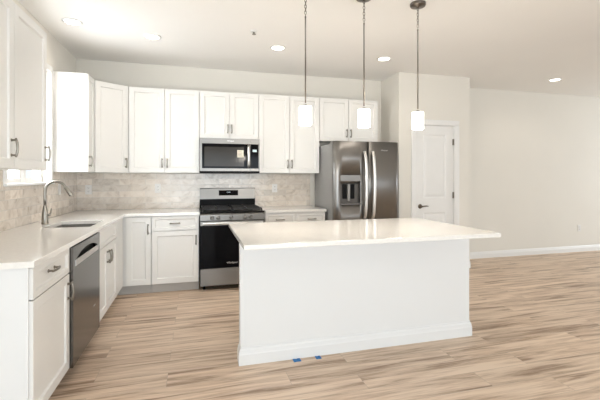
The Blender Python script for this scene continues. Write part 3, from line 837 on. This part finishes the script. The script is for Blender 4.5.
# ------------------------------------------------------------------ island
IX0, IX1, IY0, IY1 = 1.706, 3.600, -2.510, -1.93
t = thing('kitchen_island', 'white paneled kitchen island base with baseboard in the middle of the kitchen', 'kitchen island', (0, 0, 0))
boxobj('panel_wall', (IX0, IX1, IY0, IY0 + 0.09, 0.0, BT - 0.0005), 'island', t)
CX0 = 1.79
boxobj('cabinet_body', (CX0, IX1 - 0.002, IY0 + 0.0905, IY1, 0.105, BT - 0.0005), 'cab', t)
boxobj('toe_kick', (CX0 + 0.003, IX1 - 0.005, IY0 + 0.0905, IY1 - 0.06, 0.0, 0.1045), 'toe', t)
def skirt(name, h, tk, m):
    bm = bmesh.new(); prof = [(0, 0), (tk, 0), (tk, h * 0.60), (tk * 0.85, h * 0.66), (tk * 0.7, h * 0.84), (tk * 0.3, h * 0.93), (tk * 0.25, h), (0, h)]
    rings = []
    e = 0.0004
    for (x, y, sx, sy) in ((IX0 - e, IY0 + 0.09, -1, 0), (IX0 - e, IY0 - e, -1, -1), (IX1 + e, IY0 - e, 1, -1), (IX1 + e, IY0 + 0.09, 1, 0)):
        rings.append([bm.verts.new((x + sx * a, y + sy * a, z)) for a, z in prof])
    for a, b_ in zip(rings, rings[1:]):
        for k in range(len(prof)): bm.faces.new((a[k], b_[k], b_[(k + 1) % len(prof)], a[(k + 1) % len(prof)]))
    bm.faces.new(rings[0]); bm.faces.new(rings[-1][::-1])
    return obj(name, bm, m, t)
skirt('baseboard', 0.122, 0.016, 'island')
bm = bmesh.new(); add_box(bm, IX0 - 0.007, IX0 + 0.020, IY0 - 0.007, IY0 + 0.055, 0.136, BT - 0.001, 0.002, 1)
obj('corner_trim', bm, 'island', t)
# kitchen-side doors
for k in range(4):
    x0 = CX0 + k * (IX1 - CX0) / 4; x1 = x0 + (IX1 - CX0) / 4
    bm = bmesh.new()
    panel_face(bm, x0 + 0.002, x1 - 0.002, 0.115, 0.872, 0.0, [(x0 + FW, x1 - FW, 0.115 + FW, 0.872 - FW)], [(0.004, 0.35), (0.012, 1.0)], 0.008, 0.02)
    for v in bm.verts: v.co.y = IY1 + 0.0205 - v.co.y
    obj('door', bm, 'cab', t)
tag(boxobj('countertop', (1.676, 3.530, -2.930, -1.835, BT, ZC), 'quartz', None, 0.003), 'long white quartz island countertop overhanging the island front', 'countertop')

# ------------------------------------------------------------------ outlets and switch plates
def outlet(label, loc, rz, group=None, switch=False, rough_side=None):
    t = thing('wall_switch' if switch else 'wall_outlet', label, 'switch' if switch else 'outlet', loc, rz, group)
    boxobj('cover_plate', (-0.036, 0.036, -0.006, 0.0, -0.058, 0.058), 'plate', t, 0.002)
    if switch:
        boxobj('rocker', (-0.017, 0.017, -0.009, -0.0062, -0.033, 0.033), 'plate', t, 0.0015)
    else:
        for z in (-0.020, 0.020):
            r = boxobj('receptacle', (-0.017, 0.017, -0.0085, -0.0062, z - 0.0145, z + 0.0145), 'plate', t, 0.002)
            bm = bmesh.new()
            for x in (-0.0065, 0.0065): add_box(bm, x - 0.0016, x + 0.0016, -0.0092, -0.0086, z - 0.003, z + 0.006)
            add_box(bm, -0.002, 0.002, -0.0092, -0.0086, z - 0.010, z - 0.006)
            obj('slots', bm, 'slot', r)
    return t
outlet('white outlet on the tile near the left corner, behind the faucet head', (0.137, -0.0095, 1.165), 0)
outlet('white outlet on the back tile left of the range', (0.936, -0.0095, 1.175), 0)
outlet('white outlet on the back tile between range and refrigerator', (2.459, -0.0095, 1.165), 0)
outlet('white switch plate on the left tiled wall right of the window', (0.0095, -0.64, 1.19), LEFT, switch=True)
outlet('white outlet low on the plain right-hand wall above the baseboard', (7.956, -0.0005, 0.416), 0)
t = thing('outlet_box', 'small white covered outlet box on the right end of the island', 'outlet', (IX1 + 0.0005, -2.44, 0.555), PI / 2)
boxobj('cover_plate', (-0.036, 0.036, -0.008, 0.0, -0.058, 0.058), 'plate', t, 0.002)
bm = bmesh.new(); add_prism(bm, [(-0.0082, 0.035), (-0.026, 0.025), (-0.03, 0.0), (-0.012, -0.012), (-0.0082, -0.03)], 0, -0.026, 0.026)
obj('flip_cover', bm, 'plate', t)

# ------------------------------------------------------------------ blue tape
for lab, x0, x1, y0, y1, rz in (('larger strip of blue tape on the floor at the island baseboard, left piece', 2.075, 2.130, -2.572, -2.530, 0.1),
                                ('smaller strip of blue tape on the floor at the island baseboard, right piece', 2.243, 2.283, -2.572, -2.530, -0.05)):
    bm = bmesh.new(); cx, cy = (x0 + x1) / 2, (y0 + y1) / 2
    n = 6; a0 = []; a1 = []
    for k in range(n + 1):
        x = x0 + (x1 - x0) * k / n - cx; z = 0.0035 + 0.0015 * math.sin(k * 1.7)
        a0.append((x, y0 - cy, z)); a1.append((x, y1 - cy, z))
    V0 = [[bm.verts.new((p[0], p[1], zz)) for p in row] for row in (a0, a1) for zz in (0.0005,)]
    V1 = [[bm.verts.new(p) for p in row] for row in (a0, a1)]
    for k in range(n):
        bm.faces.new((V1[0][k], V1[0][k + 1], V1[1][k + 1], V1[1][k])); bm.faces.new((V0[0][k], V0[1][k], V0[1][k + 1], V0[0][k + 1]))
        bm.faces.new((V0[0][k], V0[0][k + 1], V1[0][k + 1], V1[0][k])); bm.faces.new((V0[1][k], V1[1][k], V1[1][k + 1], V0[1][k + 1]))
    for k in (0, n): bm.faces.new((V0[0][k], V1[0][k], V1[1][k], V0[1][k]))
    o = obj('tape_strip', bm, 'tape'); o.location = (cx, cy, 0); tag(o, lab, 'tape')

# ------------------------------------------------------------------ ceiling: downlights, sprinkler, pendants
CANW = 7.0
def make_downlight(loc, label):
    t = thing('recessed_light', label, 'ceiling light', loc, 0, 'recessed ceiling lights')
    bm = bmesh.new(); add_lathe(bm, [(0.078, -0.0005), (0.088, -0.0005), (0.088, -0.004), (0.074, -0.009), (0.066, -0.0085), (0.066, -0.0005)], 28, cap=False)
    f = bmesh.ops.contextual_create if False else None
    obj('trim_ring', bm, 'trim', t)
    bm = bmesh.new(); add_lathe(bm, [(0.0655, -0.0006), (0.0655, -0.0065), (0.05, -0.0075), (0.002, -0.008)], 28)
    obj('lens', bm, 'can', t)
    l = bpy.data.lights.new('downlight_lamp', 'SPOT'); l.energy = CANW; l.color = (1.0, 0.90, 0.775)
    l.spot_size = 2.6; l.spot_blend = 0.6; l.shadow_soft_size = 0.06
    lo = bpy.data.objects.new('lamp', l); C.objects.link(lo); lo.parent = t; lo.location = (0, 0, -0.03)
    return t
d0 = make_downlight((0.30, -1.24, H), 'lit recessed ceiling light above the sink, leftmost in the photo')
for loc, lab in (((0.974, -1.034, H), 'lit recessed ceiling light above the tall cabinet left of the microwave'),
                 ((2.284, -1.05, H), 'lit recessed ceiling light above the right end of the microwave'),
                 ((3.608, -1.007, H), 'lit recessed ceiling light in front of the refrigerator cabinet'),
                 ((6.52, -0.774, H), 'lit recessed ceiling light near the plain right-hand wall, rightmost in the photo')):
    o = copy_tree(d0); o.location = loc; o['label'] = lab
t = thing('fire_sprinkler', 'small round fire sprinkler head on the ceiling between two recessed lights', 'sprinkler', (1.955, -1.456, H))
bm = bmesh.new(); add_lathe(bm, [(0.036, -0.0005), (0.036, -0.004), (0.028, -0.008), (0.014, -0.009), (0.012, -0.014)], 22)
obj('escutcheon', bm, 'trim', t)
bm = bmesh.new(); add_lathe(bm, [(0.009, -0.0142), (0.009, -0.030), (0.020, -0.031), (0.020, -0.034), (0.004, -0.035)], 16)
obj('deflector', bm, 'nickel', t)

def make_pendant(loc, label):
    t = thing('pendant_light', label, 'pendant light', loc, 0, 'pendant lights over the island')
    bm = bmesh.new(); add_lathe(bm, [(0.064, -0.0005), (0.064, -0.016), (0.060, -0.024), (0.012, -0.027), (0.008, -0.036), (0.003, -0.038)], 28)
    obj('canopy', bm, 'pendant', t)
    bm = bmesh.new(); z = -0.046; k = 0
    while z > -0.2:
        add_torus(bm, (0, 0, z), 0.0085, 0.0021, Matrix.Rotation(PI / 2, 3, 'X') if k % 2 == 0 else Matrix.Rotation(PI / 2, 3, 'X') @ Matrix.Rotation(PI / 2, 3, 'Y'), 12, 6, 1.6)
        z -= 0.0235; k += 1
    obj('chain', bm, 'pendant', t)
    zt = 1.856 - H; zb = 1.716 - H
    bm = bmesh.new(); add_tube(bm, [(0, 0, -0.208), (0, 0, -0.222), (0, 0, -0.226), (0, 0, zt + 0.028)], [0.004, 0.0075, 0.0055, 0.0055], 12)
    obj('stem', bm, 'pendant', t)
    bm = bmesh.new(); add_lathe(bm, [(0.006, zt + 0.016), (0.012, zt + 0.014), (0.018, zt + 0.008), (0.030, zt + 0.004), (0.030, zt - 0.004)], 22)
    obj('socket_cap', bm, 'pendant', t)
    bm = bmesh.new()
    prof = [(0.0305, zt + 0.001), (0.0462, zt), (0.0475, zt - 0.0015), (0.0475, zb + 0.001), (0.047, zb), (0.0435, zb + 0.001), (0.0435, zt - 0.008), (0.0305, zt - 0.004)]
    add_lathe(bm, prof, 32, cap=False)
    n = 32
    obj('lamp_shade', bm, 'shade', t)
    bm = bmesh.new(); add_lathe(bm, [(0.006, zt - 0.005), (0.013, zt - 0.02), (0.022, zt - 0.06), (0.020, zt - 0.085), (0.003, zt - 0.10)], 18)
    obj('bulb', bm, 'can', t)
    l = bpy.data.lights.new('pendant_lamp', 'POINT'); l.energy = 11.0; l.color = (1.0, 0.90, 0.775); l.shadow_soft_size = 0.05
    lo = bpy.data.objects.new('lamp', l); C.objects.link(lo); lo.parent = t; lo.location = (0, 0, zb - 0.06)
    return t
p0 = make_pendant((2.207, -2.41, H), 'frosted glass pendant light over the island, left of the three')
for x, lab in ((2.692, 'frosted glass pendant light over the island, middle of the three'), (3.178, 'frosted glass pendant light over the island, right of the three')):
    o = copy_tree(p0); o.location = (x, -2.41, H); o['label'] = lab
